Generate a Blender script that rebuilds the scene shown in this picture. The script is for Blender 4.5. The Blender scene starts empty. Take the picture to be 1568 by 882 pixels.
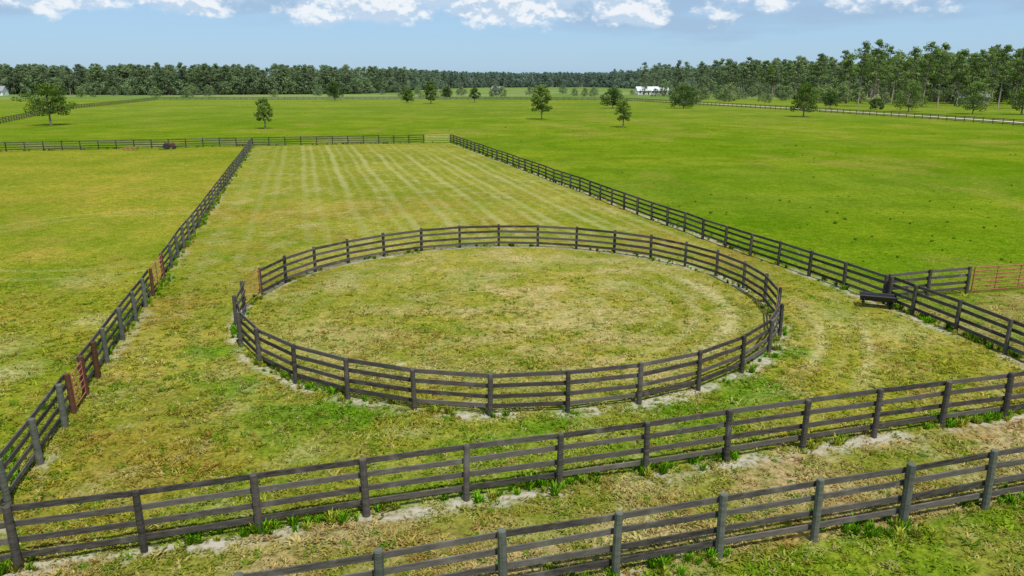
import bpy, math, random
import numpy as np
from mathutils import Vector
random.seed(7); rng=np.random.default_rng(11)
scn=bpy.context.scene
scn.view_settings.view_transform='Standard'
scn.view_settings.look='None'; scn.view_settings.exposure=0
ROOT=scn.collection

def lin(r,g,b,k=1.0):
    f=lambda c:((c/255+.055)/1.055)**2.4 if c>10 else c/255/12.92
    return np.array([f(r),f(g),f(b)])*k
# ------------------------------------------------------------------ noise
TAB=rng.random((16,256,256))
def vn(x,y,s,seed=0):
    x=np.asarray(x,float)/s+1000.3; y=np.asarray(y,float)/s+1000.7
    xi=np.floor(x).astype(int); yi=np.floor(y).astype(int)
    fx=x-xi; fy=y-yi; fx=fx*fx*(3-2*fx); fy=fy*fy*(3-2*fy)
    T=TAB[seed%16]
    a=T[xi%256,yi%256]; b=T[(xi+1)%256,yi%256]; c=T[xi%256,(yi+1)%256]; d=T[(xi+1)%256,(yi+1)%256]
    return (a*(1-fx)+b*fx)*(1-fy)+(c*(1-fx)+d*fx)*fy
def fbm(x,y,s,seed=0,o=4):
    r=0;a=.5;t=0
    for i in range(o):
        r=r+a*vn(x,y,s/2**i,seed+i); t+=a; a*=.55
    return r/t
def sst(a,b,x):
    t=np.clip((x-a)/(b-a),0,1); return t*t*(3-2*t)
# ------------------------------------------------------------------ layout (metres)
PC=(-.15,33.0); PR=11.97
def lineC(Y): return -12.2-.2775*(Y-15.78)
def lineE(Y): return np.where(Y<32.96,17.31+.2087*(32.96-Y),17.31-.301*(Y-32.96))
def lineA(X): return 13.44+.288*(X+10.45)
def lineB(X): return 13.19+.2797*(X-2.154)
def lineD(X): return np.where(X<-40.6,117.3+.275*(X+40.6),117.3+.2316*(X+40.6))
def lineG(X): return 32.96+.24*(X-17.31)
K=.60
def gcol(X,Y):
    X=np.asarray(X,float);Y=np.asarray(Y,float)
    n1=fbm(X,Y,7,1);n2=fbm(X,Y,2.2,4);n3=fbm(X,Y,26,8)
    rr=np.hypot(X-PC[0],Y-PC[1]); ang=np.degrees(np.arctan2(Y-PC[1],X-PC[0]))
    def M(base,c,m):
        m=np.asarray(m)[...,None]; return base*(1-m)+c*m
    green=lin(124,143,38,K);yel=lin(166,161,66,K);bright=lin(100,142,28,K)
    ochre=lin(160,136,60,K)
    col=np.zeros(X.shape+(3,))+lin(146,148,48,K)
    col=M(col,yel,sst(.4,.62,n1)*.8)
    col=M(col,green,sst(.46,.68,n2)*.65)
    col=M(col,ochre,sst(.48,.66,fbm(X,Y,5,10))*.6)
    col=M(col,lin(170,150,84,K),sst(.55,.72,fbm(X,Y,1.3,14))*.45)
    col=M(col,lin(146,153,54,K),sst(45,75,Y)*.7)
    # pen interior
    pen=sst(PR+.2,PR-.2,rr)
    col=M(col,lin(152,152,58,K),pen*.5)
    col=M(col,lin(182,170,108,K),pen*sst(.46,.66,fbm(X,Y*1.6,2.0,3))*.6)
    col=M(col,bright,sst(2.4,0,np.abs(rr-PR-1.0))*(Y<27)*sst(.42,.6,n2)*.8)
    col=M(col,lin(112,142,32,K),sst(25,17,Y)*sst(.42,.6,n1)*.7)
    # left field
    L=sst(.15,-.15,X-lineC(Y))
    lc=M(np.zeros(X.shape+(3,))+lin(154,154,50,K),lin(134,148,40,K),sst(.4,.62,n1)*.8)
    lc=M(lc,lin(168,150,70,K),sst(.5,.68,n2)*.4); lc=M(lc,lin(144,152,46,K),sst(50,100,Y)*.6)
    lc=M(lc,lin(128,146,38,K),sst(.48,.64,fbm(X,Y,16,12))*.4)
    col=M(col,lc,L)
    # lanes in front
    A=sst(.15,-.15,Y-lineA(X))
    la=M(np.zeros(X.shape+(3,))+lin(160,144,78,K),lin(134,144,48,K),sst(.44,.62,n2)*.75)
    la=M(la,lin(180,160,118,K),sst(.45,.66,fbm(X,Y,1.6,6))*.6)
    col=M(col,la,A)
    B=sst(.15,-.15,Y-lineB(X))
    lb=M(np.zeros(X.shape+(3,))+lin(124,146,36,K),lin(158,150,70,K),sst(.48,.66,n2)*.65)
    lb=M(lb,lin(158,122,62,K),sst(.56,.72,fbm(X,Y,3,12))*.55)
    col=M(col,lb,B)
    R=sst(-.15,.15,X-lineE(Y))
    rs=R*(1-A)
    col=M(col,M(np.zeros(X.shape+(3,))+lin(158,148,80,K),lin(132,146,50,K),sst(.42,.6,n2)),rs)
    RF=np.maximum(R*sst(-.15,.15,Y-np.where(X>17.3,lineG(X),-1e9)),sst(-.3,.3,Y-lineD(X)))
    rf=M(np.zeros(X.shape+(3,))+lin(114,143,24,K),lin(128,149,34,K),sst(.38,.6,fbm(X,Y,18,2))*.9)
    rf=M(rf,lin(100,130,20,K),sst(.46,.66,fbm(X,Y,3.5,9))*.6)
    rf=M(rf,lin(154,150,64,K),sst(.55,.72,fbm(X,Y*.6,9,13))*.5)
    rf=M(rf,lin(136,152,60,K),sst(100,330,Y)*.75)
    rf=M(rf,lin(110,136,40,K),sst(.46,.64,fbm(X*.5,Y,30,3))*.45)
    col=M(col,rf,RF)
    out=sst(395,420,Y)
    col=M(col,M(np.zeros(X.shape+(3,))+lin(142,160,96,K),lin(120,146,74,K),sst(.4,.6,fbm(X,Y,60,5))),out)
    # straw
    st=np.zeros(X.shape)
    brk=sst(.28,.58,fbm(X,Y,1.6,9))
    for r0,w,a in [(9.9,.7,1),(8.5,.45,.7),(7.2,.4,.5),(5.9,.35,.4),(4.5,.3,.3),(3.0,.3,.25)]:
        st=np.maximum(st,a*sst(w,0,np.abs(rr-r0+.3*(n2-.5)))*(.25+.75*sst(80,15,np.abs(ang+8)))*(.35+.65*brk))
    for r0,w,a in [(13.5,.45,.9),(15.3,.4,.85),(14.4,.3,.35)]:
        st=np.maximum(st,a*sst(w,0,np.abs(rr-r0+.3*(n2-.5)))*(.15+.85*sst(30,8,np.abs(ang+20)))*(.35+.65*brk))
    for cx,cy,r,a in [(-17.9,24.4,1.7,1),(-18.2,30.3,1.8,.8),(-20,27,2.4,.6),(-4.2,25.2,.7,1),(-3.0,25.2,.6,.9),(14,30.5,2.8,.5),(16,29,2.4,.5),(1,41,2.2,.7),(-2,37,2.5,.5),(5,36,2,.5),(-22,37,2.4,.5),(-6,38,2,.45),(2,30,2,.35),(3,33,.8,.6),(9,39,1.5,.5),(-8,30,1.4,.4),(-9,36,1.6,.4)]:
        st=np.maximum(st,a*sst(r,0,np.hypot(X-cx,(Y-cy)))*sst(.3,.6,fbm(X,Y*1.5,.9,7)+.1))
    o=X-lineC(Y)
    for o0 in (1.6,3.6):
        st=np.maximum(st,.25*sst(.5,0,np.abs(o-o0))*sst(28,40,Y)*(1-RF)*sst(.3,.55,n2))
    for r0 in (9,10.8):
        st=np.maximum(st,.35*sst(.4,0,np.abs(np.hypot(X+26,Y-48)-r0))*L)
    st=np.maximum(st,.55*A*(1-B)*sst(.56,.7,fbm(X,Y,1.1,13)))
    st=np.maximum(st,.4*(1-RF)*(1-L)*sst(.6,.74,fbm(X,Y,1.4,15)))
    # sand strips under the fences
    jit=(fbm(X,Y,.7,3)-.5)
    sd=.95*sst(.46,.08,np.abs((Y-lineA(X))*.961+.14+jit*.4))*(X>-13)*sst(.3,.52,fbm(X,Y,1.1,2))
    sd=np.maximum(sd,.6*sst(.35,.05,np.abs((Y-lineB(X))*.961+.05+jit*.35))*sst(.46,.66,fbm(X,Y,1.2,12)))
    a1=.95*sst(.44,.08,np.abs(rr-PR-.05+jit*.4))*sst(.34,.56,fbm(X,Y,1.1,6)+.08*(X>4)+.06*(Y>40))
    sd=np.maximum(sd,a1)
    oe=X-lineE(Y)
    sd=np.maximum(sd,.8*sst(.5,.08,np.abs(oe+.2+jit*.4))*sst(.36,.56,fbm(X,Y,1.4,1))*(Y<124))
    sd=np.maximum(sd,.5*sst(.4,.05,np.abs(o-.1+jit*.4))*sst(.46,.62,fbm(X,Y,1.6,11))*(Y<117))
    stripe=sst(38,56,Y)*sst(.8,2.0,o)*sst(-.8,-2.0,oe)*(1-RF)*sst(121,116,Y)
    stripe=stripe*(.35+.65*sst(3,11,o))*(.4+.6*sst(.3,.6,n3))
    return col,np.clip(st,0,1),np.clip(sd,0,1),np.clip(stripe,0,1)
def gz(X,Y):
    X=np.asarray(X,float);Y=np.asarray(Y,float)
    near=sst(200,90,np.hypot(X,Y))
    return ((fbm(X,Y,6,5)-.5)*.16+(fbm(X,Y,.7,2,2)-.5)*.03)*near-.02
# ------------------------------------------------------------------ node helpers
def newmat(n):
    m=bpy.data.materials.new(n); m.use_nodes=True; nt=m.node_tree; nt.nodes.clear()
    return m,nt
def N(nt,t,**k):
    n=nt.nodes.new(t)
    for a,v in k.items(): setattr(n,a,v)
    return n
def mixc(nt,fac,a,b,bt='MIX'):
    n=N(nt,'ShaderNodeMix',data_type='RGBA',blend_type=bt)
    for s,v in ((0,fac),(6,a),(7,b)):
        if isinstance(v,bpy.types.NodeSocket): nt.links.new(v,n.inputs[s])
        elif s==0: n.inputs[0].default_value=v
        else: n.inputs[s].default_value=(*v[:3],1)
    return n.outputs[2]
def math_(nt,op,a,b=None,c=None,clamp=False):
    n=N(nt,'ShaderNodeMath',operation=op); n.use_clamp=clamp
    for i,v in enumerate((a,b,c)):
        if v is None: continue
        if isinstance(v,bpy.types.NodeSocket): nt.links.new(v,n.inputs[i])
        else: n.inputs[i].default_value=v
    return n.outputs[0]
def ramp(nt,v,lo,hi,a=0.,b=1.,smooth=True):
    n=N(nt,'ShaderNodeMapRange',interpolation_type='SMOOTHSTEP' if smooth else 'LINEAR')
    nt.links.new(v,n.inputs[0]); n.inputs[1].default_value=lo;n.inputs[2].default_value=hi
    n.inputs[3].default_value=a;n.inputs[4].default_value=b
    return n.outputs[0]
def noise(nt,vec,scale,detail=4,rough=.6):
    n=N(nt,'ShaderNodeTexNoise'); n.inputs['Scale'].default_value=scale
    n.inputs['Detail'].default_value=detail; n.inputs['Roughness'].default_value=rough
    if vec is not None: nt.links.new(vec,n.inputs['Vector'])
    return n.outputs['Fac']
def attr(nt,name,typ='GEOMETRY'):
    n=N(nt,'ShaderNodeAttribute',attribute_name=name,attribute_type=typ); return n
# ------------------------------------------------------------------ ground
def axis(segs,lo,hi,growth):
    a=[segs[0][0]]
    for s,e,st in segs:
        a+=list(np.arange(a[-1]+st,e+st*.5,st))
    st=segs[-1][2]
    while a[-1]<hi: st*=growth; a.append(a[-1]+st)
    st=segs[0][2]; b=[a[0]]
    while b[-1]>lo: st*=growth; b.append(b[-1]-st)
    return np.array(b[:0:-1]+a)
gx=axis([(-26,32,.18)],-9000,9000,1.05)
gy=axis([(11,46,.18),(46,130,.5)],-3000,12000,1.04)
GX,GY=np.meshgrid(gx,gy); nx,ny=len(gx),len(gy)
col,st,sd,stp=gcol(GX,GY); Z=gz(GX,GY)
me=bpy.data.meshes.new('ground')
co=np.stack([GX,GY,Z],-1).reshape(-1,3)
idx=np.arange(nx*ny).reshape(ny,nx)
quads=np.stack([idx[:-1,:-1],idx[:-1,1:],idx[1:,1:],idx[1:,:-1]],-1).reshape(-1,4)
def fastmesh(me,co,faces,k):
    me.vertices.add(len(co)); me.vertices.foreach_set('co',np.asarray(co,np.float32).ravel())
    nf=len(faces); me.loops.add(nf*k); me.loops.foreach_set('vertex_index',np.asarray(faces,np.int32).ravel())
    me.polygons.add(nf); me.polygons.foreach_set('loop_start',np.arange(0,nf*k,k,dtype=np.int32))
    me.update(calc_edges=True)
fastmesh(me,co,quads,4)
a=me.attributes.new('gcol','FLOAT_COLOR','POINT')
a.data.foreach_set('color',np.concatenate([col.reshape(-1,3),np.ones((nx*ny,1))],1).astype(np.float32).ravel())
a=me.attributes.new('masks','FLOAT_VECTOR','POINT')
a.data.foreach_set('vector',np.stack([st,sd,stp],-1).reshape(-1,3).astype(np.float32).ravel())
me.polygons.foreach_set('use_smooth',np.ones(len(quads),bool))
ground=bpy.data.objects.new('ground',me); ROOT.objects.link(ground)
m,nt=newmat('grass_ground')
tc=N(nt,'ShaderNodeTexCoord').outputs['Object']
gc=attr(nt,'gcol').outputs['Color']; mk=N(nt,'ShaderNodeSeparateXYZ'); nt.links.new(attr(nt,'masks').outputs['Vector'],mk.inputs[0])
n_f=noise(nt,tc,8,4,.75); n_m=noise(nt,tc,1.6,4,.65); n_l=noise(nt,tc,.22,4,.6); n_x=noise(nt,tc,.045,3,.6)
c=mixc(nt,1,gc,mixc(nt,ramp(nt,n_f,.3,.7),(.55,.58,.5),(1.45,1.4,1.42)),'MULTIPLY')
c=mixc(nt,1,c,mixc(nt,ramp(nt,n_m,.33,.67),(.76,.86,.68),(1.22,1.12,1.34)),'MULTIPLY')
c=mixc(nt,1,c,mixc(nt,ramp(nt,n_l,.35,.65),(.88,.94,.82),(1.12,1.06,1.18)),'MULTIPLY')
c=mixc(nt,1,c,mixc(nt,ramp(nt,n_x,.4,.6),(.9,.95,.88),(1.09,1.04,1.12)),'MULTIPLY')
sx=N(nt,'ShaderNodeSeparateXYZ'); nt.links.new(tc,sx.inputs[0])
s_=math_(nt,'ADD',math_(nt,'MULTIPLY',sx.outputs[0],.963),math_(nt,'MULTIPLY',sx.outputs[1],.2675))
s_=math_(nt,'ADD',s_,math_(nt,'MULTIPLY',n_x,1.2))
wv=math_(nt,'SINE',math_(nt,'MULTIPLY',s_,2*math.pi/1.25))
wv2=math_(nt,'SINE',math_(nt,'MULTIPLY',s_,2*math.pi/3.3))
sw=math_(nt,'ADD',math_(nt,'MULTIPLY',wv,.7),math_(nt,'MULTIPLY',wv2,.5))
n_s=noise(nt,tc,.4,5,.75)
sw=math_(nt,'ADD',sw,math_(nt,'MULTIPLY',math_(nt,'SUBTRACT',n_s,.5),3.0))
sm=math_(nt,'MULTIPLY',ramp(nt,sw,-.4,1.4),math_(nt,'MULTIPLY',mk.outputs[2],.6))
c=mixc(nt,sm,c,tuple(lin(190,188,124,K)))
n_t=noise(nt,tc,4,5,.75)
stm=math_(nt,'MULTIPLY',mk.outputs[0],ramp(nt,n_t,.34,.64))
c=mixc(nt,stm,c,tuple(lin(212,202,148,K)))
sdm=math_(nt,'MULTIPLY',mk.outputs[1],ramp(nt,n_t,.34,.58))
c=mixc(nt,sdm,c,tuple(lin(214,206,190,K)))
bs=N(nt,'ShaderNodeBsdfDiffuse'); nt.links.new(c,bs.inputs[0])
bp=N(nt,'ShaderNodeBump'); bp.inputs['Strength'].default_value=.55; bp.inputs['Distance'].default_value=.1
nt.links.new(n_f,bp.inputs['Height']); nt.links.new(bp.outputs[0],bs.inputs['Normal'])
o=N(nt,'ShaderNodeOutputMaterial'); nt.links.new(bs.outputs[0],o.inputs[0])
me.materials.append(m)
# ------------------------------------------------------------------ generic mesh builder
class MB:
    def __init__(s): s.v=[];s.f=[];s.c=[];s.mi=[];s.n={}
    def box8(s,pts,c,mi=0):
        b=len(s.v); s.v+=pts; s.c+=[c]*8
        for q in ((0,3,2,1),(4,5,6,7),(0,1,5,4),(1,2,6,5),(2,3,7,6),(3,0,4,7)):
            s.f.append(tuple(b+i for i in q)); s.mi.append(mi)
    def beam(s,p0,p1,th,ht,c,mi=0):
        p0=Vector(p0);p1=Vector(p1);d=(p1-p0).normalized()
        sd=Vector((-d.y,d.x,0)); sd=sd.normalized()*th/2 if sd.length>1e-6 else Vector((th/2,0,0))
        up=sd.cross(d).normalized()
        if up.z<0: up=-up
        up=up*ht/2
        s.box8([tuple(p0-sd-up),tuple(p0+sd-up),tuple(p1+sd-up),tuple(p1-sd-up),tuple(p0-sd+up),tuple(p0+sd+up),tuple(p1+sd+up),tuple(p1-sd+up)],c,mi)
    def box(s,cx,cy,cz,lx,ly,lz,c=0.5,mi=0,rot=0):
        ca,sa=math.cos(rot),math.sin(rot); P=[]
        for z in (-1,1):
            for x,y in ((-1,-1),(1,-1),(1,1),(-1,1)):
                X=x*lx/2;Y=y*ly/2; P.append((cx+X*ca-Y*sa,cy+X*sa+Y*ca,cz+z*lz/2))
        s.box8(P,c,mi)
    def tube(s,path,rad,n=8,c=.5,mi=0,cap=True):
        b=len(s.v); L=len(path)
        for i,p in enumerate(path):
            p=Vector(p); a=Vector(path[max(i-1,0)]); e=Vector(path[min(i+1,L-1)])
            d=(e-a).normalized(); u=d.cross(Vector((0,0,1)))
            if u.length<.05: u=Vector((1,0,0))
            u.normalize(); w=d.cross(u)
            for k in range(n):
                t=2*math.pi*k/n; q=p+(u*math.cos(t)+w*math.sin(t))*rad[i]; s.v.append(tuple(q)); s.c.append(c)
        for i in range(L-1):
            for k in range(n):
                s.f.append((b+i*n+k,b+i*n+(k+1)%n,b+(i+1)*n+(k+1)%n,b+(i+1)*n+k)); s.mi.append(mi)
        if cap:
            s.f.append(tuple(b+k for k in range(n))); s.mi.append(mi)
            s.f.append(tuple(b+(L-1)*n+k for k in range(n))[::-1]); s.mi.append(mi)
    def poly(s,pts,c=.5,mi=0,nrm=None):
        b=len(s.v); s.v+=[tuple(p) for p in pts]; s.c+=[c]*len(pts); s.f.append(tuple(range(b,b+len(pts)))); s.mi.append(mi)
        if nrm is not None:
            for i in range(b,b+len(pts)): s.n[i]=nrm
    def mesh(s,name,mats):
        me=bpy.data.meshes.new(name); me.from_pydata(s.v,[],s.f)
        a=me.attributes.new('cv','FLOAT','POINT'); a.data.foreach_set('value',np.array(s.c,np.float32))
        for m in mats: me.materials.append(m)
        me.polygons.foreach_set('material_index',np.array(s.mi,np.int32)); me.update()
        if s.n:
            me.polygons.foreach_set('use_smooth',np.ones(len(s.f),bool))
            me.normals_split_custom_set_from_vertices([s.n.get(i,(0,0,0)) for i in range(len(s.v))])
        return me
    def obj(s,name,mats,loc=(0,0,0),parent=None):
        o=bpy.data.objects.new(name,s.mesh(name,mats)); ROOT.objects.link(o); o.location=loc
        if parent: o.parent=parent
        return o
def woodmat(name,dark,light,patch):
    m,nt=newmat(name); tc=N(nt,'ShaderNodeTexCoord').outputs['Object']
    cv=attr(nt,'cv').outputs['Fac']
    mp=N(nt,'ShaderNodeMapping'); mp.inputs['Scale'].default_value=(1,1,6); nt.links.new(tc,mp.inputs[0])
    n1=noise(nt,mp.outputs[0],3,5,.7); n2=noise(nt,tc,1.3,4,.6)
    c=mixc(nt,math_(nt,'ADD',math_(nt,'MULTIPLY',cv,.55),math_(nt,'MULTIPLY',ramp(nt,n1,.3,.7),.45)),dark,light)
    c=mixc(nt,ramp(nt,n2,.55,.75,0,.6),c,patch)
    b=N(nt,'ShaderNodeBsdfDiffuse'); nt.links.new(c,b.inputs['Color'])
    o=N(nt,'ShaderNodeOutputMaterial'); nt.links.new(b.outputs[0],o.inputs[0]); return m
W_DARK=woodmat('creosote_wood',(.028,.025,.022),(.155,.14,.12),(.22,.2,.175))
W_GREY=woodmat('weathered_grey_wood',(.05,.058,.044),(.18,.185,.15),(.2,.19,.16))
W_BRN=woodmat('brown_wood',(.06,.03,.018),(.15,.08,.05),(.1,.08,.07))
def simple(name,colr,rough=.6,metal=0,var=.3):
    m,nt=newmat(name); tc=N(nt,'ShaderNodeTexCoord').outputs['Object']
    n=noise(nt,tc,6,3,.65)
    c=mixc(nt,ramp(nt,n,.3,.7),tuple(x*(1-var) for x in colr),tuple(min(1,x*(1+var)) for x in colr))
    b=N(nt,'ShaderNodeBsdfPrincipled'); nt.links.new(c,b.inputs['Base Color']); b.inputs['Roughness'].default_value=rough; b.inputs['Metallic'].default_value=metal
    o=N(nt,'ShaderNodeOutputMaterial'); nt.links.new(b.outputs[0],o.inputs[0]); return m
def resample(poly,sp):
    out=[];P=[np.array(p,float) for p in poly]
    for a,b in zip(P[:-1],P[1:]):
        L=np.linalg.norm(b-a);n=max(1,round(L/sp))
        for i in range(n): out.append(a+(b-a)*i/n)
    out.append(P[-1]); return out
def fence(name,posts,h,side=1,closed=False,mat=W_DARK,skip=(),brown=(),pr=.085,prn=9,top_ext=.02,bh=.135,pmat=None):
    mb=MB(); n=len(posts); R=random.Random(len(posts)*7+int(h*100))
    z0=[float(gz(p[0],p[1])) for p in posts]
    zj=[[R.uniform(-.018,.018) for _ in range(4)] for _ in posts]
    for i,p in enumerate(posts):
        lean=(R.uniform(-.03,.03),R.uniform(-.03,.03)); r=pr*R.uniform(.9,1.12)
        H=h+top_ext+R.uniform(-.01,.04)
        mb.tube([(p[0],p[1],z0[i]-.3),(p[0]+lean[0]*.5,p[1]+lean[1]*.5,z0[i]+H*.6),(p[0]+lean[0],p[1]+lean[1],z0[i]+H-.02),(p[0]+lean[0],p[1]+lean[1],z0[i]+H)],[r*1.04,r,r*.97,r*.84],prn,R.random()*.6,1 if i not in brown else 2)
    m=n if closed else n-1
    levels=[h-bh/2-.01,h*.72-.02,h*.455-.02,h*.2]
    for i in range(m):
        if i in skip: continue
        a=posts[i];b=posts[(i+1)%n]; ax,ay=a[0],a[1];bx,by=b[0],b[1]
        d=math.hypot(bx-ax,by-ay); ux,uy=(bx-ax)/d,(by-ay)/d; ox,oy=-uy*side*(pr+.022),ux*side*(pr+.022)
        g=.004
        for k,l in enumerate(levels):
            t=.038
            mb.beam((ax+ox+ux*g,ay+oy+uy*g,z0[i]+l+zj[i][k]+R.uniform(-.008,.008)),(bx+ox-ux*g,by+oy-uy*g,z0[(i+1)%n]+l+zj[(i+1)%n][k]),t,bh*R.uniform(.93,1.05),R.random()**1.3,0)
    return mb.obj(name,[mat,pmat or mat,W_BRN])
dA=np.array([.961,.2767]); pA0=np.array([-10.45,13.44])
postsA=[pA0+dA*2.4245*i for i in range(-1,12)]
postsA.append(np.array([17.5,21.45]));postsA.append(np.array([19.75,22.1]))
postsA[0]=np.array([-12.1,12.95])
fence('board_fence',postsA,1.47,side=1,pmat=W_DARK)
dB=np.array([.9631,.2694]); pB0=np.array([2.154,13.19])
fence('board_fence',[pB0+dB*2.422*i for i in range(-6,9)],1.46,side=1,mat=W_DARK,pmat=W_GREY,top_ext=.1,pr=.095)
pc=[(-12.1,12.95),(-12.2,15.78),(-12.78,18.0),(-13.41,20.2),(-13.55,21.15),(-13.98,22.5),(-14.3,24.0),(-14.72,25.35),(-15.35,27.8),(-16.1,30.3),(-16.75,32.4),(-17.25,34.2),(-18.15,37.2)]
pc=[(lineC(y) if y>14 else x,y) for x,y in pc]
rest=resample([(lineC(37.2),37.2),(-40.6,117.3)],2.43)[1:]
fence('board_fence',pc+[tuple(p) for p in rest],1.32,side=1,skip=(4,11),brown=(4,5,6,11,12),pmat=W_GREY)
fence('board_fence',[tuple(p) for p in resample([(-120,95.5),(-40.6,117.3)],2.43)]+[tuple(p) for p in resample([(-40.6,117.3),(-14.5,123.3)],2.43)][1:],1.35,side=-1,prn=6)
fence('board_fence',[tuple(p) for p in resample([(-10.17,124.3),(12.43,47.2),(17.31,32.96)],2.42)],1.34,side=1)
fence('board_fence',[(17.45,32.7),(17.75,31.2),(18.25,28.75),(18.72,26.3),(19.2,24.1),(19.75,22.1),(20.3,19.8),(20.9,17.4)],1.36,side=1)
fence('board_fence',[(17.6,33.15),(19.84,33.85),(22.05,34.4)],1.34,side=1)
a0=math.atan2(21.19-33,-.675+.15)
PP=[(PC[0]+PR*math.cos(a0+2*math.pi*i/31),PC[1]+PR*math.sin(a0+2*math.pi*i/31)) for i in range(31)]
ga=[(i,abs(math.degrees(math.atan2((PP[i][1]+PP[(i+1)%31][1])/2-33,(PP[i][0]+PP[(i+1)%31][0])/2))%360-178)) for i in range(31)]
gi=min(ga,key=lambda q:q[1])[0]
fence('round_pen_fence',PP,1.37,side=1,closed=True,skip=(gi,),pr=.08)
fence('board_fence',[tuple(p) for p in resample([(122,120),(114.7,169),(108.5,204),(96.3,251),(75.5,318),(57,378)],2.9)],1.4,prn=5,bh=.15)
fence('board_fence',[tuple(p) for p in resample([(57,378),(-32.6,404),(-182,391)],3.2)],1.4,prn=5,bh=.16)
fence('board_fence',[tuple(p) for p in resample([(-182,391),(-154.5,262),(-120,176),(-104,135)],2.9)],1.4,prn=5,bh=.15)
RUST=simple('rusty_red_paint',(.3,.09,.05),.7); YELG=simple('faded_tan_gate_paint',(.42,.36,.16),.6); ORG=simple('orange_paint',(.33,.12,.05),.6)
def gate(name,a,b,h,mat,bars=6,r=.022):
    mb=MB(); a=Vector((*a,0));b=Vector((*b,0)); d=(b-a)
    zb=.15
    for k in range(bars):
        z=zb+(h-zb)*(k/(bars-1))**.9; mb.tube([a+Vector((0,0,z)),b+Vector((0,0,z))],[r,r],6)
    nv=max(2,int(d.length/1.3)+1)
    for k in range(nv):
        p=a+d*(k/(nv-1)); e=r*1.3 if k in(0,nv-1) else r*.9
        off=Vector((0,0,0)) if k in (0,nv-1) else Vector((-d.y,d.x,0)).normalized()*.03
        mb.tube([p+off+Vector((0,0,zb-.05)),p+off+Vector((0,0,h+.03))],[e,e],6)
    return mb.obj(name,[mat])
gate('tube_gate',(22.3,34.45),(26.3,35.35),1.3,RUST,7,.026)
mbp=MB(); mbp.tube([(26.5,35.4,-.2),(26.5,35.4,1.5)],[.09,.085],9); mbp.obj('gate_post',[W_DARK])
gate('tube_gate',(lineC(34.4),34.4),(lineC(37.0),37.0),1.3,RUST,6,.024)
gate('tube_gate',(lineC(21.25)+.05,21.25),(lineC(22.35)+.05,22.35),1.2,RUST,6,.02)
p,q=PP[gi],PP[(gi+1)%31]
gate('tube_gate',(p[0]*.96+q[0]*.04,p[1]*.96+q[1]*.04),(p[0]*.04+q[0]*.96,p[1]*.04+q[1]*.96),1.3,ORG,6,.018)
gate('tube_gate',(-14.2,123.4),(-10.5,124.2),1.25,YELG,5,.035)
# ------------------------------------------------------------------ scatter
def scatter(name,pos,rot,scl,colr,idx,coll):
    me=bpy.data.meshes.new(name); n=len(pos)
    me.vertices.add(n); me.vertices.foreach_set('co',np.asarray(pos,np.float32).ravel())
    def A(nm,t,key,arr): a=me.attributes.new(nm,t,'POINT'); a.data.foreach_set(key,np.asarray(arr).ravel())
    A('rot','FLOAT_VECTOR','vector',np.asarray(rot,np.float32)); A('scl','FLOAT_VECTOR','vector',np.asarray(scl,np.float32))
    A('icol','FLOAT_VECTOR','vector',np.asarray(colr,np.float32)); A('idx','INT','value',np.asarray(idx,np.int32))
    me.update()
    ob=bpy.data.objects.new(name,me); ROOT.objects.link(ob)
    ng=bpy.data.node_groups.new(name,'GeometryNodeTree')
    ng.interface.new_socket('Geometry',in_out='INPUT',socket_type='NodeSocketGeometry'); ng.interface.new_socket('Geometry',in_out='OUTPUT',socket_type='NodeSocketGeometry')
    gi_=ng.nodes.new('NodeGroupInput');go=ng.nodes.new('NodeGroupOutput')
    mp=ng.nodes.new('GeometryNodeMeshToPoints'); ci=ng.nodes.new('GeometryNodeCollectionInfo'); ci.inputs['Collection'].default_value=coll
    ci.inputs['Separate Children'].default_value=True; ci.inputs['Reset Children'].default_value=True
    ip=ng.nodes.new('GeometryNodeInstanceOnPoints'); ip.inputs['Pick Instance'].default_value=True
    def na(nm,t):
        x=ng.nodes.new('GeometryNodeInputNamedAttribute'); x.data_type=t; x.inputs[0].default_value=nm; return [o for o in x.outputs if o.name=='Attribute' and o.enabled][0]
    L=ng.links.new
    L(gi_.outputs[0],mp.inputs[0]); L(mp.outputs[0],ip.inputs['Points']); L(ci.outputs[0],ip.inputs['Instance'])
    L(na('idx','INT'),ip.inputs['Instance Index']); L(na('rot','FLOAT_VECTOR'),ip.inputs['Rotation']); L(na('scl','FLOAT_VECTOR'),ip.inputs['Scale'])
    L(ip.outputs[0],go.inputs[0])
    md=ob.modifiers.new('instances','NODES'); md.node_group=ng
    return ob
def leafmat(name,inst,base=None,trans=.45,lo=.6,hi=1.35):
    m,nt=newmat(name)
    if inst: c=attr(nt,'icol','INSTANCER').outputs['Color']
    else: c=mixc(nt,0,base,base)
    cv=attr(nt,'cv').outputs['Fac']
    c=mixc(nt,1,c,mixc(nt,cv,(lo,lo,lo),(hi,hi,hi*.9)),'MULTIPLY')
    d=N(nt,'ShaderNodeBsdfDiffuse');t=N(nt,'ShaderNodeBsdfTranslucent');mx=N(nt,'ShaderNodeMixShader'); mx.inputs[0].default_value=trans
    nt.links.new(c,d.inputs[0]);nt.links.new(c,t.inputs[0]);nt.links.new(d.outputs[0],mx.inputs[1]);nt.links.new(t.outputs[0],mx.inputs[2])
    o=N(nt,'ShaderNodeOutputMaterial'); nt.links.new(mx.outputs[0],o.inputs[0]); return m
GM=leafmat('grass_blades',True,trans=.35,lo=.8,hi=1.3)
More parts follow.
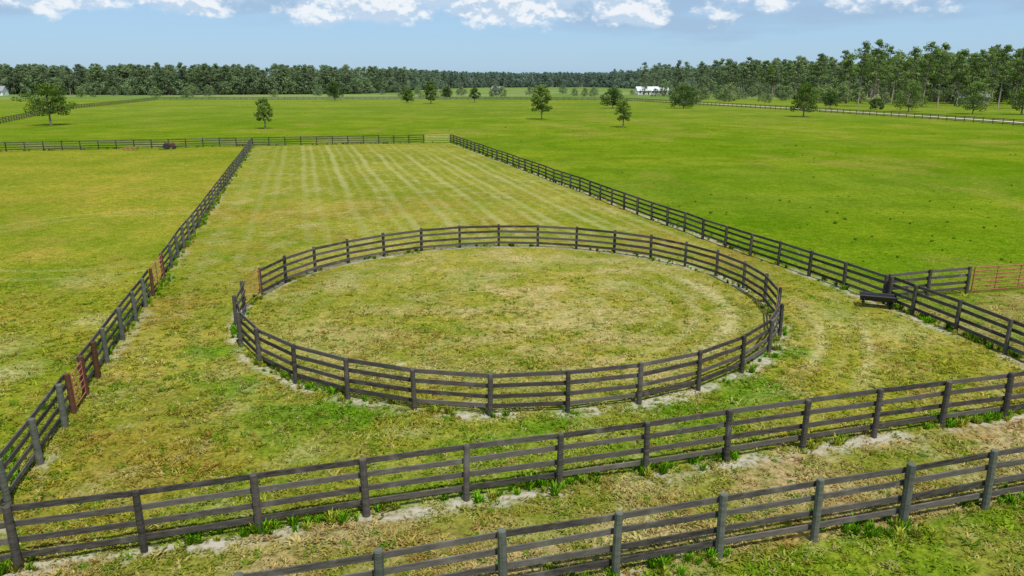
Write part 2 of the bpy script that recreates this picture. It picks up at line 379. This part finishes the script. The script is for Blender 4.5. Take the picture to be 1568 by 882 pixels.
def tuft(seed,nb,r0m,h0,h1,l0,l1,w0,w1):
    mb=MB(); R=random.Random(seed)
    for b in range(nb):
        t=R.uniform(0,6.28); r0=R.uniform(0,r0m); x,y=r0*math.cos(t),r0*math.sin(t); t2=R.uniform(0,6.28)
        h=R.uniform(h0,h1); ln=R.uniform(l0,l1); w=R.uniform(w0,w1); px,py=-math.sin(t2)*w,math.cos(t2)*w
        dx,dy=math.cos(t2)*ln,math.sin(t2)*ln; c=R.random(); nr=Vector((R.gauss(0,.25),R.gauss(0,.25),1)).normalized()[:]
        mb.poly([(x-px,y-py,-.01),(x+px,y+py,-.01),(x+dx*.6+px,y+dy*.6+py,h*.75),(x+dx,y+dy,h),(x+dx*.6-px,y+dy*.6-py,h*.75)][::-1],c,0,nr)
    return mb
gcoll=bpy.data.collections.new('grass_tuft_variants')
for v in range(5): gcoll.objects.link(bpy.data.objects.new('tuft_%d'%v,tuft(v,12,.11,.02,.055,.04,.11,.008,.014).mesh('tuft',[GM])))
def randxy(n,fy):
    Y=fy(rng.random(n)); X=(rng.random(n)*2-1)*(Y*.74+3); return X,Y
X,Y=randxy(42000,lambda u:11.5+ (u**1.4)*32)
cg,stg,sdg,_=gcol(X,Y)
keep=(rng.random(len(X))>sdg*.9)
dens=fbm(X,Y,1.2,5); keep&=rng.random(len(X))<.2+1.4*sst(.35,.6,dens)
keep&=rng.random(len(X))<sst(44,22,Y)+.05
X,Y,cg,stg=X[keep],Y[keep],cg[keep],stg[keep]; n=len(X)
v=rng.random(n)[:,None]
cc=cg*(.8+.6*rng.random((n,1)))
cc=np.where(v<.18,cc*.5+lin(196,180,126,K)*.55,cc); cc=np.where((v>.2)&(v<.34),lin(102,138,30,K),cc)
cc=np.where((v>.36)&(v<.42),cc*.45+lin(150,98,58,K)*.5,cc)
cc=cc*(1-stg[:,None]*.6)+lin(205,196,136,K)*stg[:,None]*.6
cc=np.minimum(cc*1.35,.95)
s=(.7+.8*rng.random(n)); big=rng.random(n)<.03; s[big]*=1.7
rot=np.stack([np.zeros(n),np.zeros(n),rng.random(n)*6.28],-1)
scatter('grass',np.stack([X,Y,gz(X,Y)],-1),rot,np.stack([s,s,s*(.7+.6*rng.random(n))],-1),cc,rng.integers(0,5,n),gcoll)
wcoll=bpy.data.collections.new('weed_variants')
for v in range(4): wcoll.objects.link(bpy.data.objects.new('weed_%d'%v,tuft(50+v,40,.1,.1,.36,.03,.2,.009,.02).mesh('weed',[GM])))
PX=[];PY=[];SS=[]
def along(p,q,per_m,spread,smin,smax,off=0,nseed=3,thr=.45):
    p=np.array(p,float);q=np.array(q,float);L=np.linalg.norm(q-p);n=int(L*per_m); t=rng.random(n)
    d=(q-p)/L; nrm=np.array([-d[1],d[0]]); o=rng.normal(0,spread,n)+off
    P=p+np.outer(t*L,d)+np.outer(o,nrm); k=fbm(P[:,0],P[:,1],1.5,nseed)>thr
    PX.extend(P[k,0]);PY.extend(P[k,1]);SS.extend(rng.uniform(smin,smax,k.sum())**1.3)
along((-12.1,12.95),(19.7,22.1),13,.13,.25,1.05,.08,3,.48)
along((-12,9.3),(22,18.7),17,.22,.3,.95,0,9,.43)
along((-12.1,13),(-18.2,37.2),13,.25,.3,.95,.05,5,.43); along((-18.2,37.2),(-40.6,117.3),4,.2,.4,1.0,0,5,.42)
along((17.31,33),(-10.17,124.3),4,.2,.4,.9,0,7,.42); along((17.4,33),(20.5,19),8,.2,.4,1.0,0,8,.42)
along((-120,95.5),(-40.6,117.3),3,.25,.4,.9); along((-40.6,117.3),(-10,124.3),3,.25,.4,.9)
for i in range(31): along(PP[i],PP[(i+1)%31],8 if PP[i][1]<33 else 3.5,.17,.3,.85,-.05,4,.46)
nf=len(PX)
n=800; Yf=40+rng.random(n)**1.1*130; Xf=lineE(Yf)+2+rng.random(n)*(Yf*.75+20)
k=(Yf>lineG(Xf)+1)&(fbm(Xf,Yf,14,9)>.5); k&=rng.random(n)<.6
PX.extend(Xf[k]);PY.extend(Yf[k]);SS.extend(rng.uniform(.3,.75,k.sum())*np.where(rng.random(k.sum())<.06,1.6,1))
PX=np.array(PX);PY=np.array(PY);SS=np.array(SS);n=len(PX)
wc=np.where(rng.random((n,1))<.7,lin(102,146,30,K),lin(146,154,62,K))*(.75+.6*rng.random((n,1)))
wc[nf:]=lin(104,134,26,K)*(.8+.4*rng.random((n-nf,1)))
wc*=1.75
rot=np.stack([np.zeros(n),np.zeros(n),rng.random(n)*6.28],-1)
zs=SS.copy(); zs[nf:]*=.7
scatter('weeds',np.stack([PX,PY,gz(PX,PY)],-1),rot,np.stack([SS*1.1,SS*1.1,zs],-1),wc,rng.integers(0,4,n),wcoll)
# ------------------------------------------------------------------ trees
BARK=simple('bark',(.17,.14,.11),.9,0,.4)
def leaves(mb,cx,cy,cz,rx,rz,n,size,R,base,mi=1,ax=(0,0),zc=None):
    for _ in range(n):
        while True:
            x,y,z=R.uniform(-1,1),R.uniform(-1,1),R.uniform(-1,1)
            d=x*x+y*y+z*z
            if .12<d<1: break
        P=Vector((cx+x*rx,cy+y*rx,cz+z*rz))
        a=Vector((R.gauss(0,1),R.gauss(0,1),R.gauss(0,1))).normalized(); nrm=(Vector((x,y,z+.5)).normalized()*.7+a).normalized()
        u=nrm.orthogonal().normalized(); w=nrm.cross(u); t=R.uniform(0,6.28); u2=u*math.cos(t)+w*math.sin(t); w2=nrm.cross(u2)
        s1=size*R.uniform(.5,1.1); s2=s1*R.uniform(.5,.9)
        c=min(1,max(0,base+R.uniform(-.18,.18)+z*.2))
        sn=(Vector((x,y,z*1.0+.45)).normalized()+a*.35).normalized()
        p4=[P-u2*s1*.5,P-w2*s2*.5,P+u2*s1*.5,P+w2*s2*.5]
        if nrm.dot(sn)<0: p4=p4[::-1]
        mb.poly(p4,c,mi,sn[:])
def pine(seed,h=20,dens=36,size=.5,crown0=.5,wid=1.):
    R=random.Random(seed); mb=MB(); lx,ly=R.uniform(-.5,.5),R.uniform(-.5,.5); r=h*.0095
    mb.tube([(0,0,-.3),(lx*.2,ly*.2,h*.35),(lx*.7,ly*.7,h*.7),(lx,ly,h*.97)],[r*1.25,r,r*.7,r*.15],6,.5,0)
    nl=R.randint(20,27)
    for i in range(nl):
        f=crown0+(1-crown0)*(i+R.random())/nl; z=h*f; a=R.uniform(0,6.28)
        prof=math.sin(min(1,(f-crown0)/(1-crown0)*.85+.18)*math.pi)**.6
        L=wid*h*.13*prof*R.uniform(.4,1.25); ex,ey,ez=lx*f+L*math.cos(a),ly*f+L*math.sin(a),z+L*R.uniform(0,.45)
        mb.tube([(lx*f,ly*f,z-.2),(ex,ey,ez)],[r*.3,r*.1],4,.5,0,False)
        b=R.uniform(.25,.75); cr=h*.055*R.uniform(.7,1.25)
        leaves(mb,ex,ey,ez,cr*1.15,cr*.7,dens,size,R,b)
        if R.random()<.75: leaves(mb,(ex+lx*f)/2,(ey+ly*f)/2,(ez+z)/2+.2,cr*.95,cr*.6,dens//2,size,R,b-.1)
    leaves(mb,lx,ly,h*.97,h*.035,h*.045,dens,size,R,.6)
    return mb
def broad(seed,h=9,w=8,nc=50,dens=60,size=.25,trunk=.25,gap=.0,bot=.3,flat=1.0):
    R=random.Random(seed); mb=MB(); r=h*.022; dens=int(dens*1.25); size*=1.25
    zt=h*trunk
    mb.tube([(0,0,-.3),(R.uniform(-.1,.1),0,zt*.6),(R.uniform(-.15,.15),R.uniform(-.1,.1),zt+h*.08)],[r*1.4,r,r*.85],8,.5,0)
    lead=(R.uniform(-.2,.2),R.uniform(-.2,.2),h*.85); mb.tube([(0,0,zt),(lead[0]*.5,lead[1]*.5,h*.6),lead],[r*.85,r*.5,r*.12],6,.5,0)
    for i in range(nc):
        f=bot+(1-bot)*((i+R.random())/nc)
        prof=max(.12,math.sin(min(1,((f-bot)/(1-bot))*.78+.22)*math.pi))**.55
        a=i*2.4+R.uniform(-.5,.5); L=w/2*prof*R.choice([1,1,.85,.6,.35])*R.uniform(.75,1.1)
        ex,ey,ez=L*math.cos(a),L*math.sin(a),h*f*.96
        z0=max(zt*.9,h*f-L*.6)
        mb.tube([(0,0,z0),(ex*.5,ey*.5,(z0+ez)/2+.1),(ex,ey,ez)],[r*.35,r*.2,r*.06],4,.5,0,False)
        cr=min(w,h)*R.uniform(.11,.17)
        if R.random()<gap: continue
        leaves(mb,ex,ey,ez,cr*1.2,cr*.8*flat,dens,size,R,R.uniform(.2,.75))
    return mb
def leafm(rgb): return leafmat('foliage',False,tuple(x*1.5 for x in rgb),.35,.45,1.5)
LF_OAK=leafm((.065,.11,.02)); LF_LT=leafm((.1,.15,.03)); LF_DK=leafm((.048,.085,.022)); LF_PINE=leafm((.09,.14,.034))
def place(name,mb,lf,x,y,rot=0):
    o=mb.obj(name,[BARK,lf],(x,y,0)); o.rotation_euler[2]=rot; return o
place('oak_tree',broad(1,9.4,9.8,64,75,.32,.3,.1,.28,.5),LF_OAK,-105.3,172.4)
place('young_tree',broad(2,6.4,3.6,40,70,.24,.28,0,.28),LF_LT,-52.6,160.5)
place('oak_tree',broad(3,9,7.5,45,60,.4,.2,0,.2),LF_DK,-89.2,384)
place('oak_tree',broad(4,6,6,36,60,.35,.2,0,.2),LF_OAK,-46.6,340.6)
place('oak_tree',broad(5,9.2,6.2,40,60,.4,.18,0,.2),LF_OAK,-35.3,331)
place('young_tree',broad(6,6.6,4.8,30,60,.35,.25,0,.25),LF_DK,-34.1,397)
place('young_tree',broad(7,6.4,4.6,34,60,.32,.3,0,.3),LF_DK,-17.2,350.6)
place('sycamore_tree',broad(8,8.8,5.0,52,70,.3,.22,.05,.27),LF_LT,7.8,198.5)
place('oak_tree',broad(9,6.9,8.2,50,60,.35,.15,0,.18),LF_DK,36.8,277.4)
place('young_tree',broad(10,6.0,3.3,38,65,.24,.3,.05,.28),LF_LT,24.3,165)
place('oak_tree',broad(11,8.1,9.8,60,60,.36,.1,0,.12),LF_DK,62.6,277.4)
place('oak_tree',broad(12,9.2,6.8,60,70,.3,.18,0,.2),LF_OAK,81.9,212.7)
place('oak_tree',broad(13,5.8,5,36,50,.35,.2,0,.2),LF_DK,116.2,277.4)
place('oak_tree',broad(14,9.6,9.6,55,60,.35,.2,.1,.15),LF_PINE,129.9,248.4)
place('oak_tree',broad(15,9.4,8.8,55,60,.35,.2,.1,.18),LF_PINE,139.3,229.2)
place('oak_tree',broad(16,9.6,8,55,60,.35,.2,.1,.18),LF_OAK,152,226)
place('shrub',broad(17,3.8,5,30,50,.35,.1,0,.1),LF_DK,127,265)
rp=[(21.5,292,.62),(23,300,.66),(21.5,330,.6),(23,285,.56),(22,310,.52),(22,275,.64),(24,290,.475),(21,330,.44),(22,345,.5),(22,270,.68),(21,420,.4),(22,460,.36),(20,500,.3),(19,400,.33),(23,300,.455),(22.5,318,.49),(23,296,.54),(22,305,.585)]
for i,(h,y,r) in enumerate(rp):
    place('pine_tree',pine(200+i,h+random.uniform(-1,1.2),48,.65,crown0=random.uniform(.35,.5),wid=1.35),LF_PINE,r*y,y,random.uniform(0,6))
FM=leafmat('forest_foliage',True,None,.35,.55,1.4)
fc=bpy.data.collections.new('forest_tree_variants')
for v in range(6): fc.objects.link(bpy.data.objects.new('t%d_pine'%v,pine(30+v,20,24,.85,crown0=random.uniform(.25,.5),wid=1.3).mesh('pine',[BARK,FM])))
for v in range(3): fc.objects.link(bpy.data.objects.new('u%d_oak'%v,broad(60+v,10,10,30,26,.7,.12,0,.08).mesh('oak',[BARK,FM])))
FP=[];FS=[];FC=[];FI=[]
def addt(x,y,s,c,i): FP.append((x,y,0));FS.append((s*random.uniform(.95,1.2),)*2+(s,));FC.append(c);FI.append(i)
def fcol_haze(y,k=1.0):
    h=min(1,max(0,(y-200)/900)); a=np.array([.155,.215,.06])*random.uniform(.7,1.35); b=np.array([.17,.25,.25])  # aerial haze painted into the leaf colour: bluer with distance
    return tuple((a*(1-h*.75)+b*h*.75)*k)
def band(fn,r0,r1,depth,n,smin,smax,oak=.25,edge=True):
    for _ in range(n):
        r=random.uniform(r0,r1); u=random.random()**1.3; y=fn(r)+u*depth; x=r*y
        if random.random()<(oak if u>.12 or not edge else .6): addt(x,y,random.uniform(.7,1.25),fcol_haze(y,1.1),random.randint(6,8))
        else: addt(x,y,random.uniform(smin,smax),fcol_haze(y),random.randint(0,5))
ip=lambda xs,ys:(lambda r:float(np.interp(r,xs,ys)))
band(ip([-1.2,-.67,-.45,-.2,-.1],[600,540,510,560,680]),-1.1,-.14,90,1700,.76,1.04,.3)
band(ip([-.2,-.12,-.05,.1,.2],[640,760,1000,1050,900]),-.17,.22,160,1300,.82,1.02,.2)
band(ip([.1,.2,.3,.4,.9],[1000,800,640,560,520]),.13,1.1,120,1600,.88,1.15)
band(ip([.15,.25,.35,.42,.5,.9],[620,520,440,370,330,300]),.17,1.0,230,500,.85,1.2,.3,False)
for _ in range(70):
    r=random.uniform(-.68,.25); y=random.uniform(440,600); addt(r*y,y,random.uniform(.3,.7),fcol_haze(y,1.1),random.randint(6,8))
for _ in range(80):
    r=random.uniform(.2,.72); y=random.uniform(330,450); addt(r*y,y,random.uniform(.3,.85),fcol_haze(y,1.1),random.randint(6,8))
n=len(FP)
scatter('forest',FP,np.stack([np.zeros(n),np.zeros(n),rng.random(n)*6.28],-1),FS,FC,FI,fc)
# ------------------------------------------------------------------ road
mr,nt=newmat('dirt_road'); tc=N(nt,'ShaderNodeTexCoord').outputs['Object']
c=mixc(nt,ramp(nt,noise(nt,tc,.6,4,.7),.35,.65),(.34,.31,.22),(.48,.45,.34)); b=N(nt,'ShaderNodeBsdfDiffuse'); nt.links.new(c,b.inputs[0])
o=N(nt,'ShaderNodeOutputMaterial'); nt.links.new(b.outputs[0],o.inputs[0])
mb=MB(); rd=[(132,100),(124.5,160),(121.5,190),(111,235),(92,305),(76,352),(60,392)]
for (x0,y0),(x1,y1) in zip(rd[:-1],rd[1:]):
    mb.poly([(x0,y0,.01),(x0+4,y0+1,.01),(x1+4,y1+1,.01),(x1,y1,.01)])
mb.obj('dirt_road',[mr])
# ------------------------------------------------------------------ houses
WALLW=simple('white_siding',(.75,.75,.72),.6,0,.06); ROOFW=simple('metal_roof',(.7,.72,.74),.4,.0,.06); ROOFG=simple('shingle_roof',(.22,.23,.25),.8,0,.2); GLASS=simple('window_glass',(.05,.07,.09),.1,0,.1); WALLT=simple('tan_siding',(.3,.26,.2),.7,0,.1)
def house(name,x,y,L,D,hw,hr,roof,rot=0,wall=None):
    e=bpy.data.objects.new(name,None); ROOT.objects.link(e); e.location=(x,y,0); e.rotation_euler[2]=rot; wall=wall or WALLW
    mb=MB(); mb.box(0,0,hw/2,L,D,hw)
    for sx in (-1,1): mb.poly([(sx*L/2,-D/2,hw),(sx*L/2,D/2,hw),(sx*L/2,0,hw+hr-.05)])
    mb.obj('walls',[wall],parent=e)
    mb=MB(); o=.5
    for s in (-1,1):
        P=[(-L/2-o,s*(D/2+o),hw-.12),(L/2+o,s*(D/2+o),hw-.12),(L/2+o,0,hw+hr),(-L/2-o,0,hw+hr)]
        mb.box8([*P,*[(a,b_,c_+.15) for a,b_,c_ in P]],.5)
    mb.obj('roof',[roof],parent=e)
    mb=MB(); nwin=max(2,int(L//3))
    for k in range(nwin):
        xx=-L/2+L*(k+.5)/nwin
        if k==nwin//2: mb.box(xx,-D/2-.02,1.05,1.1,.08,2.1)
        else: mb.box(xx,-D/2-.02,1.6,1.1,.06,1.2)
    mb.obj('windows_and_door',[GLASS],parent=e)
house('white_farmhouse',95.2,539,15,9,2.6,2.6,ROOFW,.1); house('barn',108,548,7,8,2.6,1.8,ROOFW,-.1)
house('white_farmhouse',-12.1,602,7,6,2.6,2.2,ROOFG); house('white_farmhouse',-339,500,13,9,3,3,ROOFG,.2); house('barn',-355,510,9,8,2.6,2,ROOFG,.1)
house('farmhouse',196,325,11,9,2.8,2.4,ROOFG,-.3,WALLT)
# ------------------------------------------------------------------ implements
BLK=simple('black_rubber',(.02,.02,.022),.7,0,.3); RED=simple('dark_red_paint',(.13,.03,.025),.5)
def wheel(mb,x,y,z,r,w,mi,ax=(0,1,0),n=18):
    ax=Vector(ax)
    prof=[(-w/2,r*.55),(-w/2,r*.92),(-w/4,r),(w/4,r),(w/2,r*.92),(w/2,r*.55)]
    mb.tube([Vector((x,y,z))+ax*p for p,_ in prof],[q for _,q in prof],n,.5,mi)
mb=MB()
mb.box(0,0,.85,1.5,.55,.45,.5,1); mb.box(.35,0,.98,.8,.5,.35,.5,1); mb.box(-.55,0,1.05,.4,.45,.12); mb.box(-.75,0,1.3,.1,.45,.45)
mb.box(-.5,.42,1.0,.7,.22,.06,.5,1);mb.box(-.5,-.42,1.0,.7,.22,.06,.5,1); mb.tube([(-.1,0,1.05),(-.25,0,1.45)],[.03,.03],6)
mb.tube([(.55,.1,1.1),(.55,.1,1.5)],[.035,.03],6)
for s in (-1,1): wheel(mb,-.5,s*.5,.6,.6,.28,0); wheel(mb,.65,s*.42,.36,.36,.2,0)
mb.box(-1.4,0,.45,.9,1.3,.15,.5,0)
o=mb.obj('tractor',[BLK,RED],(-51.3,112.3,0)); o.rotation_euler[2]=.3; o.scale=(.85,.85,.75)
mb=MB()
for k in range(5): mb.tube([(-1.0,-.5+k*.25,.3),(1.0,-.5+k*.25,.3)],[.04,.04],6)
for k in range(4):
    mb.tube([(-.95+k*.63,-.55,.33),(-.95+k*.63,.55,.33)],[.04,.04],6)
    for j in range(5): mb.tube([(-.95+k*.63,-.5+j*.25,.3),(-.95+k*.63,-.5+j*.25,0)],[.02,.01],5)
mb.tube([(1,0,.35),(1.6,0,.45)],[.05,.05],6)
o=mb.obj('harrow_implement',[ORG],(-56.3,110.4,0)); o.rotation_euler[2]=.2
# black feed trough standing at the fence corner
mb=MB(); LT=1.5; ns=9
prof=[(.30*math.cos(math.pi*(1+k/(ns-1))),.52+.28*math.sin(math.pi*(1+k/(ns-1)))) for k in range(ns)]
inn=[(x*.88,.52+(z-.52)*.86) for x,z in prof]
loop=prof+inn[::-1]
b=len(mb.v)
for xx in (-LT/2,LT/2):
    for y_,z_ in loop: mb.v.append((xx,y_,z_)); mb.c.append(.5)
nl=len(loop)
for k in range(nl): mb.f.append((b+k,b+(k+1)%nl,b+nl+(k+1)%nl,b+nl+k)); mb.mi.append(0)
for xx in (-LT/2,LT/2): mb.poly([(xx,y_,z_) for y_,z_ in prof])
for xx in (-.6,.6):
    for yy in (-.27,.27): mb.tube([(xx,yy*1.15,0),(xx,yy,.5)],[.03,.03],6)
    mb.tube([(xx,-.3,.2),(xx,.3,.2)],[.025,.025],6)
for yy in (-.3,.3): mb.tube([(-LT/2-.05,yy,.53),(LT/2+.05,yy,.53)],[.035,.035],6)
o=mb.obj('feed_trough',[BLK],(16.75,32.35,0)); o.rotation_euler[2]=-.35
# ------------------------------------------------------------------ sun, sky
EL=math.radians(64); AZ=math.radians(150)
d=Vector((math.sin(AZ)*math.cos(EL),math.cos(AZ)*math.cos(EL),math.sin(EL)))
sl=bpy.data.lights.new('sun','SUN'); sl.energy=4.8; sl.angle=math.radians(.5); sl.color=(1,.955,.88)
so=bpy.data.objects.new('sun',sl); ROOT.objects.link(so); so.rotation_euler=d.to_track_quat('Z','Y').to_euler()
w=bpy.data.worlds.new('World'); scn.world=w; w.use_nodes=True; nt=w.node_tree; nt.nodes.clear()
w.cycles.sampling_method='MANUAL'; w.cycles.sample_map_resolution=256
sky=N(nt,'ShaderNodeTexSky',sky_type='NISHITA'); sky.sun_disc=False; sky.sun_elevation=EL; sky.sun_rotation=AZ; sky.air_density=1.0; sky.dust_density=.6; sky.ozone_density=1.5
tc=N(nt,'ShaderNodeTexCoord').outputs['Generated']; sp=N(nt,'ShaderNodeSeparateXYZ'); nt.links.new(tc,sp.inputs[0])
az=math_(nt,'ARCTAN2',sp.outputs[0],sp.outputs[1]); el=sp.outputs[2]
def vec(a,b,c=0.):
    n=N(nt,'ShaderNodeCombineXYZ')
    for i,v in enumerate((a,b,c)):
        if isinstance(v,bpy.types.NodeSocket): nt.links.new(v,n.inputs[i])
        else: n.inputs[i].default_value=v
    return n.outputs[0]
nz=noise(nt,vec(az,math_(nt,'MULTIPLY',el,1.5)),13,7,.58)
nz2=noise(nt,vec(az,math_(nt,'MULTIPLY',math_(nt,'ADD',el,.007),1.5)),13,5,.58)
big=noise(nt,vec(az,math_(nt,'MULTIPLY',el,3.0),3.3),4.5,2,.5)
ga_=math_(nt,'DIVIDE',math_(nt,'ADD',az,.05),.24); g=math_(nt,'EXPONENT',math_(nt,'MULTIPLY',math_(nt,'MULTIPLY',ga_,ga_),-1.0))
bias=math_(nt,'ADD',ramp(nt,el,.046,.078,-.35,0.02,False),math_(nt,'MULTIPLY',g,.2))
bias=math_(nt,'ADD',bias,math_(nt,'MULTIPLY',math_(nt,'SUBTRACT',big,.5),.35))
cum=ramp(nt,math_(nt,'ADD',nz,bias),.50,.64)
lay=ramp(nt,math_(nt,'ADD',noise(nt,vec(az,math_(nt,'MULTIPLY',el,5.0),7.7),5,4,.5),ramp(nt,el,.045,.095,-.22,.14,False)),.42,.62)
skyc=mixc(nt,.55,mixc(nt,1,sky.outputs[0],(.80,.96,1.22),'MULTIPLY'),(4.2,6.6,9.2))
mixl=mixc(nt,math_(nt,'MULTIPLY',lay,.75),skyc,(3.6,5.1,7.0))
shade=ramp(nt,math_(nt,'SUBTRACT',nz,nz2),-.03,.045)
cc_=mixc(nt,shade,(5.4,6.8,8.4),(9.2,9.5,9.8))
fin=mixc(nt,math_(nt,'MULTIPLY',cum,.88),mixl,cc_)
bg=N(nt,'ShaderNodeBackground'); bg.inputs[1].default_value=.1; nt.links.new(fin,bg.inputs[0])
o=N(nt,'ShaderNodeOutputWorld'); nt.links.new(bg.outputs[0],o.inputs[0])
# ------------------------------------------------------------------ camera
cam=bpy.data.cameras.new('camera'); cam.sensor_width=36; cam.lens=1130/1568*36; cam.clip_end=20000; cam.clip_start=.1
co_=bpy.data.objects.new('camera',cam); ROOT.objects.link(co_); co_.location=(0,0,10); co_.rotation_euler=(math.radians(90-15.76),0,0)
scn.camera=co_
